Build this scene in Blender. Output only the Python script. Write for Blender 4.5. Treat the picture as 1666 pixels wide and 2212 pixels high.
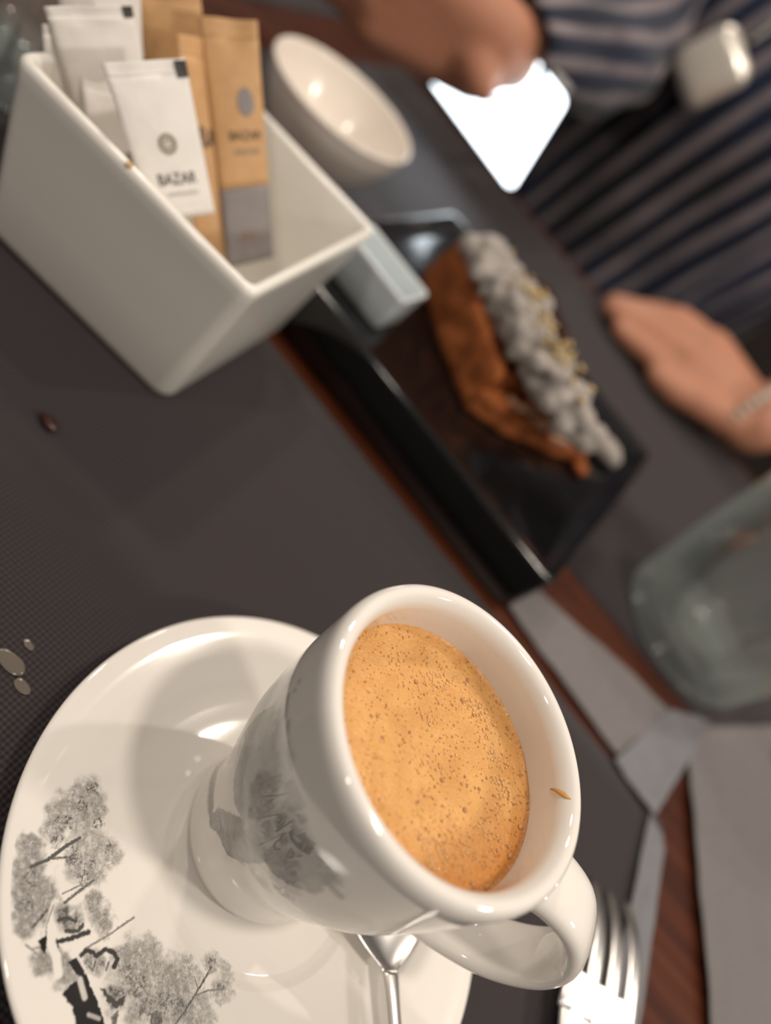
import bpy, bmesh, math, random
import numpy as np
from mathutils import Vector, Matrix

# ------------------------------------------------------------------ clear
for o in list(bpy.data.objects):
    bpy.data.objects.remove(o, do_unlink=True)
S = bpy.context.scene
COL = S.collection
random.seed(7)
RNG = np.random.default_rng(11)

# ------------------------------------------------------------------ camera
# world: z up, table surface z = 0, camera above the origin, looking towards +y
CAM_H = 0.20256555
RX = ((0.64358712, 0.76537286, 0.0), (0.47019117, -0.39537459, 0.78904955), (0.60391711, -0.50782213, -0.61432955))
RW = np.array(RX)
F_PX = 1650.0
cd = bpy.data.cameras.new('camera')
cam = bpy.data.objects.new('camera', cd)
COL.objects.link(cam)
cd.sensor_fit = 'HORIZONTAL'
cd.sensor_width = 36.0
cd.lens = 36.0 * F_PX / 1666.0
cd.clip_start = 0.005
cd.clip_end = 30
cx_, cy_, cz_ = RW[:, 0], RW[:, 1], RW[:, 2]
M = Matrix(((cx_[0], -cy_[0], -cz_[0], 0), (cx_[1], -cy_[1], -cz_[1], 0), (cx_[2], -cy_[2], -cz_[2], CAM_H), (0, 0, 0, 1)))
cam.matrix_world = M
cd.dof.use_dof = True
cd.dof.focus_distance = 0.180
cd.dof.aperture_fstop = cd.lens / 5.6
S.camera = cam

# ------------------------------------------------------------------ world, lights, exposure
w = bpy.data.worlds.new('world')
S.world = w
w.use_nodes = True
bg = w.node_tree.nodes['Background']
bg.inputs[0].default_value = (1.0, 0.90, 0.82, 1)
bg.inputs[1].default_value = 0.25

def lamp(name, loc, target, size, power, color):
    l = bpy.data.lights.new(name, 'AREA')
    l.shape = 'DISK'
    l.size = size
    l.energy = power
    l.color = color
    o = bpy.data.objects.new(name, l)
    COL.objects.link(o)
    o.location = loc
    d = Vector(target) - Vector(loc)
    o.rotation_euler = d.to_track_quat('-Z', 'Y').to_euler()
    return o

WARM = (1.0, 0.895, 0.785)
lamp('warm_light', (0.27, -0.02, 1.30), (0.06, 0.12, 0), 0.10, 7.0, WARM)
lamp('warm_light', (-0.62, 1.30, 1.45), (0.0, 0.2, 0), 0.12, 6.0, (1.0, 0.88, 0.76))
lamp('warm_light', (-0.95, 0.95, 1.40), (0.0, 0.2, 0), 0.12, 6.5, (1.0, 0.88, 0.76))
lamp('warm_light', (1.15, 0.25, 0.95), (0.05, 0.25, 0), 0.14, 7.0, (1.0, 0.90, 0.80))  # unseen low side light, added to brighten the sugar box's right face
lamp('warm_light', (-0.45, -0.85, 1.35), (0.0, 0.15, 0), 0.10, 4.5, WARM)
lamp('warm_light', (0.46, 0.90, 1.40), (0.05, 0.15, 0), 0.045, 4.5, WARM)
S.view_settings.view_transform = 'Standard'
S.view_settings.look = 'None'
S.view_settings.gamma = 1.0
S.view_settings.use_curve_mapping = False
S.view_settings.exposure = -0.07

# ------------------------------------------------------------------ helpers
def tag(o, label=None, cat=None, group=None, kind=None):
    if label: o['label'] = label
    if cat: o['category'] = cat
    if group: o['group'] = group
    if kind: o['kind'] = kind
    return o

def empty(name, loc=(0, 0, 0), label=None, cat=None, group=None):
    o = bpy.data.objects.new(name, None)
    COL.objects.link(o)
    o.location = loc
    o.empty_display_size = 0.01
    return tag(o, label, cat, group)

def mobj(name, verts, faces, mat, parent=None, smooth=True, mats=None, fmat=None):
    me = bpy.data.meshes.new(name)
    me.from_pydata([tuple(map(float, v)) for v in verts], [], faces)
    me.update()
    if mat is not None: me.materials.append(mat)
    for m in (mats or []): me.materials.append(m)
    if fmat is not None: me.polygons.foreach_set('material_index', fmat)
    if smooth: me.polygons.foreach_set('use_smooth', [True] * len(me.polygons))
    o = bpy.data.objects.new(name, me)
    COL.objects.link(o)
    if parent is not None:
        o.parent = parent
        # vertices are given in world space: shift them by the parent's place
        p = parent
        off = Vector((0, 0, 0))
        while p is not None:
            off += p.location
            p = p.parent
        me.transform(Matrix.Translation(-off))
    return o

def orient(o):
    bm = bmesh.new(); bm.from_mesh(o.data)
    bmesh.ops.recalc_face_normals(bm, faces=bm.faces)
    bm.to_mesh(o.data); bm.free()
    return o

def attr(o, name, vals):
    a = o.data.attributes.new(name, 'FLOAT', 'POINT')
    a.data.foreach_set('value', np.asarray(vals, dtype=np.float32))

def lathe_vf(profile, c, angles):
    """profile: list of (r, z); closed all round over angles"""
    prof = np.array(profile); n = len(angles); m = len(prof)
    ca, sa = np.cos(angles), np.sin(angles)
    V = np.empty((m, n, 3))
    V[:, :, 0] = c[0] + prof[:, 0:1] * ca
    V[:, :, 1] = c[1] + prof[:, 0:1] * sa
    V[:, :, 2] = prof[:, 1:2] + (c[2] if len(c) > 2 else 0)
    F = []
    for i in range(m - 1):
        a, b = i * n, (i + 1) * n
        for j in range(n):
            k = (j + 1) % n
            F.append((a + j, a + k, b + k, b + j))
    return V.reshape(-1, 3), F

def lathe(name, profile, c, mat, parent=None, n=96):
    V, F = lathe_vf(profile, c, np.linspace(0, 2 * math.pi, n, endpoint=False))
    return orient(mobj(name, V, F, mat, parent))

def catmull(pts, n):
    P = np.array(pts, float)
    P = np.vstack([2 * P[0] - P[1], P, 2 * P[-1] - P[-2]])
    out = []
    for i in range(1, len(P) - 2):
        for t in np.linspace(0, 1, n, endpoint=False):
            a, b, c, d = P[i - 1], P[i], P[i + 1], P[i + 2]
            out.append(0.5 * (2 * b + (c - a) * t + (2 * a - 5 * b + 4 * c - d) * t * t + (3 * b - a - 3 * c + d) * t ** 3))
    out.append(P[-2])
    return np.array(out)

def loft(name, rings, mat, parent=None, cap=True, closed=True, smooth=True):
    m, n = len(rings), len(rings[0])
    V = np.array(rings, float).reshape(-1, 3)
    F = []
    for i in range(m - 1):
        for j in range(n if closed else n - 1):
            k = (j + 1) % n
            F.append((i * n + j, i * n + k, (i + 1) * n + k, (i + 1) * n + j))
    if cap:
        F.append(tuple(range(n))[::-1]); F.append(tuple(range((m - 1) * n, m * n)))
    return orient(mobj(name, V, F, mat, parent, smooth))

def frames(path):
    P = np.array(path, float)
    T = np.gradient(P, axis=0); T /= np.linalg.norm(T, axis=1)[:, None]
    return P, T

def tube_rings(path, radii, n=12, up=(0, 0, 1), flat=1.0, widths=None):
    P, T = frames(path)
    R = []
    upv = np.array(up, float)
    for i, (p, t) in enumerate(zip(P, T)):
        s = np.cross(t, upv)
        if np.linalg.norm(s) < 1e-6: s = np.array([1.0, 0, 0])
        s /= np.linalg.norm(s); u = np.cross(s, t)
        r = radii[i] if hasattr(radii, '__len__') else radii
        wd = widths[i] if widths is not None else r
        a = np.linspace(0, 2 * math.pi, n, endpoint=False)
        R.append(p + np.cos(a)[:, None] * s * wd + np.sin(a)[:, None] * u * r * flat)
    return R

def rbox_vf(x0, x1, y0, y1, z0, z1, r=0.003, seg=3):
    bm = bmesh.new()
    bmesh.ops.create_cube(bm, size=1)
    for v in bm.verts:
        v.co = Vector(((x0 + x1) / 2 + v.co.x * (x1 - x0), (y0 + y1) / 2 + v.co.y * (y1 - y0), (z0 + z1) / 2 + v.co.z * (z1 - z0)))
    if r > 0:
        bmesh.ops.bevel(bm, geom=list(bm.edges), offset=r, segments=seg, profile=0.5, affect='EDGES')
    V = [v.co[:] for v in bm.verts]
    bm.verts.index_update()
    F = [tuple(v.index for v in f.verts) for f in bm.faces]
    bm.free()
    return V, F

def rbox(name, x0, x1, y0, y1, z0, z1, mat, parent=None, r=0.003, seg=2):
    V, F = rbox_vf(x0, x1, y0, y1, z0, z1, r, seg)
    return mobj(name, V, F, mat, parent, smooth=False)

# value noise (numpy) used for print, folds and crumbs
_NT = RNG.random((64, 64))
def vnoise(x, y):
    x = np.asarray(x, float); y = np.asarray(y, float)
    xi = np.floor(x).astype(int); yi = np.floor(y).astype(int)
    fx = x - xi; fy = y - yi
    fx = fx * fx * (3 - 2 * fx); fy = fy * fy * (3 - 2 * fy)
    g = lambda a, b: _NT[a % 64, b % 64]
    return (g(xi, yi) * (1 - fx) + g(xi + 1, yi) * fx) * (1 - fy) + (g(xi, yi + 1) * (1 - fx) + g(xi + 1, yi + 1) * fx) * fy
def fbm(x, y, o=4):
    v = 0; a = .5; s = 0
    for i in range(o):
        v = v + a * vnoise(x * 2 ** i + 17 * i, y * 2 ** i + 5 * i); s += a; a *= .5
    return v / s
def sstep(a, b, x):
    t = np.clip((x - a) / (b - a), 0, 1)
    return t * t * (3 - 2 * t)

def ball_template(sub=None):
    bm = bmesh.new()
    if sub is None: bmesh.ops.create_uvsphere(bm, u_segments=10, v_segments=6, radius=1)
    else: bmesh.ops.create_icosphere(bm, subdivisions=sub, radius=1)
    bm.verts.index_update()
    V = np.array([v.co[:] for v in bm.verts]); F = [tuple(v.index for v in f.verts) for f in bm.faces]
    bm.free()
    return V, F
def many_balls(name, spots, m, parent, flat=1.0, sub=None):
    """spots: list of (centre, radius); one joined mesh"""
    TV, TF = ball_template(sub); V = []; F = []
    for c, r in spots:
        b = len(V) * len(TV)
        V.append(TV * [r, r, r * flat] + np.array(c))
        F += [tuple(b + i for i in f) for f in TF]
    return mobj(name, np.vstack(V), F, m, parent)

# ------------------------------------------------------------------ materials
def mat(name, color=(.8, .8, .8), rough=.5, metal=0, spec=.5, trans=0, ior=1.45, coat=0, sub=0, subr=None, emit=None, sheen=0):
    m = bpy.data.materials.new(name)
    m.use_nodes = True
    b = m.node_tree.nodes['Principled BSDF']
    b.inputs['Base Color'].default_value = (*color, 1)
    b.inputs['Roughness'].default_value = rough
    b.inputs['Metallic'].default_value = metal
    b.inputs['Specular IOR Level'].default_value = spec
    b.inputs['Transmission Weight'].default_value = trans
    b.inputs['IOR'].default_value = ior
    b.inputs['Coat Weight'].default_value = coat
    b.inputs['Coat Roughness'].default_value = .04
    b.inputs['Sheen Weight'].default_value = sheen
    if sub:
        b.inputs['Subsurface Weight'].default_value = sub
        b.inputs['Subsurface Radius'].default_value = subr or (1, .4, .2)
        b.inputs['Subsurface Scale'].default_value = .01
    if emit:
        b.inputs['Emission Color'].default_value = (*emit[0], 1)
        b.inputs['Emission Strength'].default_value = emit[1]
    return m

class N:
    """tiny node helper"""
    def __init__(s, m):
        s.t = m.node_tree; s.b = s.t.nodes['Principled BSDF']
    def n(s, typ, **kw):
        x = s.t.nodes.new(typ)
        for k, v in kw.items():
            if k in x.inputs.keys(): x.inputs[k].default_value = v
            else: setattr(x, k, v)
        return x
    def l(s, a, b): s.t.links.new(a, b)
    def coord(s, out='Object'): return s.n('ShaderNodeTexCoord').outputs[out]
    def noise(s, scale, detail=4, vec=None, rough=.55):
        x = s.n('ShaderNodeTexNoise'); x.inputs['Scale'].default_value = scale; x.inputs['Detail'].default_value = detail
        x.inputs['Roughness'].default_value = rough
        s.l(vec if vec is not None else s.coord(), x.inputs['Vector'])
        return x.outputs['Fac']
    def ramp(s, fac, stops):
        x = s.n('ShaderNodeValToRGB')
        e = x.color_ramp.elements
        while len(e) < len(stops): e.new(.5)
        for q, (p, c) in zip(e, stops):
            q.position = p; q.color = (*c, 1) if len(c) == 3 else c
        s.l(fac, x.inputs[0]); return x.outputs[0]
    def math(s, op, a, b=None, c=None):
        x = s.n('ShaderNodeMath', operation=op)
        for i, v in enumerate((a, b, c)):
            if v is None: continue
            if hasattr(v, 'is_output'): s.l(v, x.inputs[i])
            else: x.inputs[i].default_value = v
        return x.outputs[0]
    def mix(s, fac, a, b):
        x = s.n('ShaderNodeMix', data_type='RGBA')
        for i, v in ((0, fac), (6, a), (7, b)):
            if hasattr(v, 'is_output'): s.l(v, x.inputs[i])
            else: x.inputs[i].default_value = v if i == 0 else (*v, 1)
        return x.outputs[2]
    def color(s, out): s.l(out, s.b.inputs['Base Color'])
    def bump(s, h, strength=.3, dist=.001):
        x = s.n('ShaderNodeBump'); x.inputs['Strength'].default_value = strength; x.inputs['Distance'].default_value = dist
        s.l(h, x.inputs['Height']); s.l(x.outputs[0], s.b.inputs['Normal'])
    def attr(s, name):
        return s.n('ShaderNodeAttribute', attribute_name=name).outputs['Fac']

PORC = (.80, .765, .71)
def porcelain(name, color=PORC, rough=.06, ink=False):
    m = mat(name, color, rough, spec=.5, coat=.3)
    k = N(m)
    base = k.mix(k.noise(60, 3), color, tuple(c * .96 for c in color))
    if ink:
        a = k.attr('ink')
        base = k.mix(a, base, (.022, .021, .022))
    k.color(base)
    return m

M_porc = porcelain('white_porcelain')
M_porc_ink = porcelain('printed_porcelain', ink=True)
M_box = porcelain('cream_porcelain', (.84, .815, .75), .2)
M_bowl = porcelain('bowl_porcelain', (.84, .77, .69), .2)
M_dish = porcelain('dish_porcelain', (.62, .68, .70), .18)

def mat_fabric():
    m = mat('embossed_dark_fabric', (.030, .026, .028), .75, spec=.3, sheen=.1)
    k = N(m)
    mp = k.n('ShaderNodeMapping'); k.l(k.coord(), mp.inputs['Vector'])
    mp.inputs['Rotation'].default_value = (0, 0, math.radians(40))
    sx = k.n('ShaderNodeSeparateXYZ'); k.l(mp.outputs[0], sx.inputs[0])
    f = 2 * math.pi / .0021
    a = k.math('SINE', k.math('MULTIPLY', sx.outputs[0], f))
    b = k.math('SINE', k.math('MULTIPLY', sx.outputs[1], f))
    d = k.math('MULTIPLY', a, b)
    dots = k.math('MULTIPLY_ADD', d, .5, .5)
    n = k.noise(35, 5)
    fine = k.noise(1800, 2)
    c = k.ramp(dots, [(0.15, (.0100, .0076, .0088)), (.85, (.054, .042, .046))])
    c = k.mix(k.math('MULTIPLY', n, .35), c, (.030, .0235, .0255))
    c = k.mix(k.math('MULTIPLY', fine, .25), c, (.024, .019, .018))
    k.color(c)
    k.bump(dots, .6, .0005)
    return m
M_fab = mat_fabric()

def mat_wood():
    m = mat('reddish_brown_wood', (.12, .04, .018), .38, spec=.45)
    k = N(m)
    mp = k.n('ShaderNodeMapping'); k.l(k.coord(), mp.inputs['Vector']); mp.inputs['Scale'].default_value = (3, 40, 40)
    n = k.noise(3, 6, mp.outputs[0])
    k.color(k.ramp(n, [(.3, (.032, .007, .003)), (.55, (.070, .017, .006)), (.75, (.11, .032, .012))]))
    k.bump(n, .15, .0005)
    return m
M_wood = mat_wood()
M_floor = mat('floor_planks', (.05, .035, .025), .5)
k = N(M_floor); k.color(k.ramp(k.noise(6, 5), [(.3, (.03, .02, .015)), (.7, (.075, .05, .035))]))
M_wall = mat('dark_plaster', (.06, .045, .04), .85)
k = N(M_wall); k.color(k.ramp(k.noise(3, 5), [(.3, (.045, .035, .03)), (.7, (.075, .058, .05))]))
M_steel = mat('polished_steel', (.90, .88, .85), .28, metal=1)
M_black = mat('black_glaze', (.004, .004, .0045), .11, spec=.5, coat=.4)
k = N(M_black); k.bump(k.noise(40, 3), .06, .0008)
def mat_glass():
    # see-through wall: clear straight on, greener and glossier where it is seen edge on
    m = mat('clear_glass', (.55, .62, .58), .05)
    k = N(m); t = m.node_tree
    lw = k.n('ShaderNodeLayerWeight'); lw.inputs['Blend'].default_value = .35
    tr = k.n('ShaderNodeBsdfTransparent')
    k.l(k.ramp(lw.outputs['Facing'], [(0, (.99, .995, .99)), (.6, (.96, .985, .97)), (1, (.84, .92, .89))]), tr.inputs[0])
    gl = k.n('ShaderNodeBsdfGlossy'); gl.inputs['Roughness'].default_value = .05
    df = k.n('ShaderNodeBsdfDiffuse'); df.inputs[0].default_value = (.62, .70, .67, 1)
    m1 = k.n('ShaderNodeMixShader'); k.l(k.ramp(lw.outputs['Facing'], [(.20, (.05, .05, .05)), (1, (.45, .45, .45))]), m1.inputs[0]); k.l(tr.outputs[0], m1.inputs[1]); k.l(df.outputs[0], m1.inputs[2])
    m2 = k.n('ShaderNodeMixShader'); k.l(k.ramp(lw.outputs['Fresnel'], [(0, (.02, .02, .02)), (1, (.6, .6, .6))]), m2.inputs[0]); k.l(m1.outputs[0], m2.inputs[1]); k.l(gl.outputs[0], m2.inputs[2])
    k.l(m2.outputs[0], t.nodes['Material Output'].inputs['Surface'])
    return m
M_glass = mat_glass()
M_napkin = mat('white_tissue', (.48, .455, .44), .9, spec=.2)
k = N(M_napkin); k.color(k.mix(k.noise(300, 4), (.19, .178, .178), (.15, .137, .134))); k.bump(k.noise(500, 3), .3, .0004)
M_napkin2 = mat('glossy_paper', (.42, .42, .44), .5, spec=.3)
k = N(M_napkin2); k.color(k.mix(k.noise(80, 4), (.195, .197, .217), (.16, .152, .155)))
M_orange = mat('orange_peel', (.55, .21, .03), .5)
k = N(M_orange); k.bump(k.noise(900, 2), .4, .0004); k.color(k.mix(k.noise(200, 3), (.6, .25, .03), (.45, .14, .02)))
M_wpaper = mat('white_sachet_paper', (.80, .77, .73), .45, spec=.4)
k = N(M_wpaper); k.color(k.mix(k.noise(150, 4), (.82, .79, .75), (.75, .71, .66))); k.bump(k.noise(160, 3), .35, .0012)
M_kraft = mat('kraft_sachet_paper', (.55, .32, .14), .6)
k = N(M_kraft); k.color(k.mix(k.noise(250, 5), (.60, .36, .17), (.48, .27, .12))); k.bump(k.noise(160, 3), .3, .0012)
M_kraft_grey = mat('grey_printed_paper', (.22, .20, .20), .55)
k = N(M_kraft_grey); k.color(k.mix(k.noise(250, 4), (.24, .215, .21), (.19, .17, .17)))
M_print = mat('dark_print', (.05, .045, .04), .6)
M_printgrey = mat('grey_print', (.24, .22, .2), .6)
M_logo = mat('gold_grey_print', (.30, .26, .19), .5)
M_orangeprint = mat('orange_print', (.34, .2, .12), .6)

def mat_coffee():
    m = mat('coffee_crema', (.7, .36, .1), .16, spec=.5, sub=.08, subr=(1, .5, .2))
    k = N(m)
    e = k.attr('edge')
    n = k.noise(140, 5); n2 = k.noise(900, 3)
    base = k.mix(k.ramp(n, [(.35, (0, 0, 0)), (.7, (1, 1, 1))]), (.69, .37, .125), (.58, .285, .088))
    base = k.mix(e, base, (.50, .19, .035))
    v = k.n('ShaderNodeTexVoronoi', feature='F1'); v.inputs['Scale'].default_value = 900; k.l(k.coord(), v.inputs['Vector'])
    spot = k.ramp(v.outputs['Distance'], [(.10, (1, 1, 1)), (.24, (0, 0, 0))])
    msk = k.ramp(k.noise(330, 2), [(.55, (0, 0, 0)), (.66, (1, 1, 1))])
    sp = k.math('MULTIPLY', k.math('MULTIPLY', spot, msk), .75)
    k.color(k.mix(sp, base, (.26, .10, .03)))
    h = k.math('SUBTRACT', k.math('MULTIPLY', n2, .7), k.math('MULTIPLY', spot, .5))
    k.bump(h, .9, .0008)
    return m
M_coffee = mat_coffee()
M_bubble = mat('foam_bubble', (.46, .24, .10), .06, spec=.6, coat=.6)
M_stain = mat('dried_coffee', (.62, .34, .12), .3)

def mat_cake():
    m = mat('cocoa_sponge', (.25, .075, .022), .75, spec=.25)
    k = N(m)
    n = k.noise(70, 6, rough=.65)
    k.color(k.ramp(n, [(.3, (.15, .036, .010)), (.5, (.36, .105, .028)), (.75, (.46, .15, .045))]))
    k.bump(k.noise(500, 5), .7, .003)
    return m
M_cake = mat_cake()
M_choc = mat('dark_chocolate', (.018, .006, .004), .25)
k = N(M_choc); k.color(k.mix(k.noise(120, 4), (.022, .007, .005), (.05, .014, .007))); k.bump(k.noise(200, 4), .5, .002)
M_cream = mat('whipped_cream', (.40, .37, .34), .5, sub=.15)
k = N(M_cream); k.color(k.mix(k.noise(160, 4), (.40, .365, .335), (.27, .24, .215))); k.bump(k.noise(250, 4), .5, .002)
M_yellow = mat('golden_flakes', (.46, .34, .15), .5)
M_drizzle = mat('caramel_cream', (.50, .26, .15), .4)
M_skin = mat('skin', (.46, .21, .125), .5, spec=.4, sub=.12, subr=(1, .35, .2))
k = N(M_skin); k.color(k.mix(k.noise(25, 4), (.50, .235, .145), (.42, .18, .105))); k.bump(k.noise(700, 3), .15, .0008)
M_hair = mat('dark_hair', (.02, .012, .008), .4)
M_body = mat('phone_shell', (.01, .01, .012), .3)
M_screen = mat('lit_screen', (.0, .0, .0), .2, emit=((.86, .95, 1.0), 6.0))
M_silver = mat('brushed_silver', (.78, .74, .66), .22, metal=1)
M_pearl = mat('pearl', (.90, .84, .74), .28, metal=.55, spec=.6, coat=.6)
M_nail = mat('fingernail', (.60, .30, .22), .25)

def mat_dress():
    m = mat('navy_pinstripe_cloth', (.01, .01, .02), .85, spec=.25, sheen=.15)
    k = N(m)
    u = k.attr('stripe')
    s = k.math('FRACT', u)
    d = k.math('ABSOLUTE', k.math('SUBTRACT', s, .5))
    st = k.ramp(d, [(.12, (1, 1, 1)), (.24, (0, 0, 0))])
    n = k.ramp(k.noise(14, 4), [(.3, (.35, .35, .35)), (.7, (1, 1, 1))])
    navy = k.mix(k.ramp(k.noise(3.5, 2), [(.4, (0, 0, 0)), (.65, (1, 1, 1))]), (.006, .007, .012), (.010, .020, .055))
    k.color(k.mix(k.math('MULTIPLY', st, n), navy, (.25, .21, .215)))
    return m
M_dress = mat_dress()

# ------------------------------------------------------------------ structure
V, F = rbox_vf(-2.2, 2.2, -1.6, 3.0, -.80, -.75, 0)
tag(mobj('floor', V, F, M_floor, smooth=False), kind='structure')
V, F = rbox_vf(-2.2, 2.2, 3.0, 3.06, -.80, 1.9, 0)
tag(mobj('wall_back', V, F, M_wall, smooth=False), kind='structure')

# ------------------------------------------------------------------ table and runners
table = empty('dining_table', (0, .25, -.75), 'brown wooden dining table under dark cloth runners', 'table')
rbox('tabletop', -.75, .65, -.25, .70, -.031, -.0012, M_wood, table, .002)
for sx in (-.68, .58):
    for sy in (-.18, .63):
        rbox('leg', sx - .03, sx + .03, sy - .03, sy + .03, -.75, -.031, M_wood, table, .003)

def runner(name, x0, x1, y0, y1, label, seed, rot=0):
    nx, ny = 60, 40
    r = random.Random(seed)
    cx, cy = (x0 + x1) / 2, (y0 + y1) / 2
    V = []
    for side in (0, 1):
        for j in range(ny + 1):
            for i in range(nx + 1):
                x = x0 + (x1 - x0) * i / nx; y = y0 + (y1 - y0) * j / ny
                X = cx + (x - cx) * math.cos(rot) - (y - cy) * math.sin(rot)
                Y = cy + (x - cx) * math.sin(rot) + (y - cy) * math.cos(rot)
                z = -.0003 + .0003 * math.sin(x * 31 + seed) * math.sin(y * 23) - (.0009 if side else 0)
                V.append((X, Y, z))
    n = (nx + 1) * (ny + 1); F = []
    for j in range(ny):
        for i in range(nx):
            a = j * (nx + 1) + i
            F.append((a, a + 1, a + nx + 2, a + nx + 1))
            F.append((n + a, n + a + nx + 1, n + a + nx + 2, n + a + 1))
    rim = [i for i in range(nx + 1)] + [j * (nx + 1) + nx for j in range(1, ny + 1)] + [ny * (nx + 1) + i for i in range(nx - 1, -1, -1)] + [j * (nx + 1) for j in range(ny - 1, 0, -1)]
    for a, b in zip(rim, rim[1:] + rim[:1]): F.append((a, n + a, n + b, b))
    o = mobj(name, V, F, M_fab)
    return tag(o, label, 'table runner')

runner('table_runner', -.45, .178, -.22, .277, 'dark embossed cloth runner under the saucer and the sugar box', 1, math.radians(-1.5))
runner('table_runner', -.285, .45, .350, .685, 'dark cloth runner under the black plate at the far side', 2)
runner('table_runner', -.72, -.335, .350, .685, 'grey cloth runner past the far left corner, behind the kraft sachets', 3)

# ------------------------------------------------------------------ painter for the printed transfers
def seg_d(p, a, b):
    a = np.array(a, float); b = np.array(b, float); d = b - a
    t = np.clip(((p - a) @ d) / (d @ d + 1e-9), 0, 1)
    return np.hypot(*(p - a - t[:, None] * d).T)

class Ink:
    def __init__(s, p): s.p = p; s.v = np.zeros(len(p))
    def line(s, pts, wd, tone):
        for a, b in zip(pts, pts[1:]):
            d = seg_d(s.p, a, b) + (fbm(s.p[:, 0] * .12, s.p[:, 1] * .12) - .5) * wd * .7
            s.v = np.maximum(s.v, tone * (1 - sstep(wd * .42, wd * .85, d)))
    def erase(s, pts, wd, keep=0.0):
        for a, b in zip(pts, pts[1:]):
            d = seg_d(s.p, a, b)
            k = 1 - sstep(wd * .35, wd * .65, d)
            s.v = s.v * (1 - k * (1 - keep))
    def blob(s, c, r, tone, freq=.05, thr=.45, soft=.18):
        d = np.hypot(s.p[:, 0] - c[0], s.p[:, 1] - c[1]) / r
        n = .55 * fbm(s.p[:, 0] * freq, s.p[:, 1] * freq, 4) + .45 * fbm(s.p[:, 0] * freq * 3.1 + 7, s.p[:, 1] * freq * 3.1, 4)
        m = (1 - sstep(.45, 1.1, d + (fbm(s.p[:, 0] * freq * .5 + 9, s.p[:, 1] * freq * .5, 3) - .5) * 1.1))
        s.v = np.maximum(s.v, tone * m * (.35 + .65 * sstep(thr - soft, thr + soft, n)) * sstep(thr - soft * 1.6, thr - soft * .4, n))
    def poly(s, pts, tone, rough=6):
        x = s.p[:, 0] + (fbm(s.p[:, 0] * .08, s.p[:, 1] * .08) - .5) * rough * 2
        y = s.p[:, 1] + (fbm(s.p[:, 0] * .08 + 30, s.p[:, 1] * .08) - .5) * rough * 2
        ins = np.zeros(len(x), bool)
        for (x0, y0), (x1, y1) in zip(pts, pts[1:] + pts[:1]):
            c = ((y0 > y) != (y1 > y)) & (x < (x1 - x0) * (y - y0) / (y1 - y0 + 1e-9) + x0)
            ins ^= c
        var = 1 if tone > .65 else .62 + .76 * fbm(s.p[:, 0] * .02, s.p[:, 1] * .02, 5)
        s.v = np.where(ins, np.maximum(s.v, tone * var), s.v)

# ------------------------------------------------------------------ saucer
SC = (.0523, .1115)
top_prof = [(0, .0052), (.020, .0052), (.0266, .0052), (.0284, .0057), (.0303, .0064), (.0334, .0068), (.0400, .0077), (.0455, .0086), (.0480, .0092), (.0510, .0102), (.058, .0122), (.064, .0135), (.0675, .0141), (.0690, .0141)]
tp = []
for (r0, z0), (r1, z1) in zip(top_prof, top_prof[1:]):
    m = 2 if r0 < .020 else max(2, int((r1 - r0) / .00020))
    for t in np.linspace(0, 1, m, endpoint=False): tp.append((r0 + (r1 - r0) * t, z0 + (z1 - z0) * t))
tpa = np.array(tp)
zs = tpa[:, 1].copy()
ker = np.ones(9) / 9                       # round the creases a little
sel = tpa[:, 0] > .0345
zp = np.convolve(np.pad(zs, 4, 'edge'), ker, 'valid'); zs[sel] = zp[sel]
prof = [(max(r, 1e-5), z) for r, z in zip(tpa[:, 0], zs)]
prof += [(.0690, .0141), (.0697, .0138), (.0700, .0133), (.0698, .0126), (.068, .0118), (.060, .0092), (.050, .0060), (.041, .0040), (.0385, .0012), (.037, .0004), (.0355, .0012), (.034, .0030), (.02, .0030), (1e-5, .0030)]
a0, a1 = math.radians(165), math.radians(312)
ang = np.concatenate([np.arange(a0, a1, .0034), np.linspace(a1, a0 + 2 * math.pi, 120, endpoint=False)])
V, F = lathe_vf(prof, (SC[0], SC[1], 0), ang)
saucer = orient(mobj('saucer', V, F, M_porc_ink))
tag(saucer, 'round white saucer with a grey printed landscape under the coffee cup', 'saucer')
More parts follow.
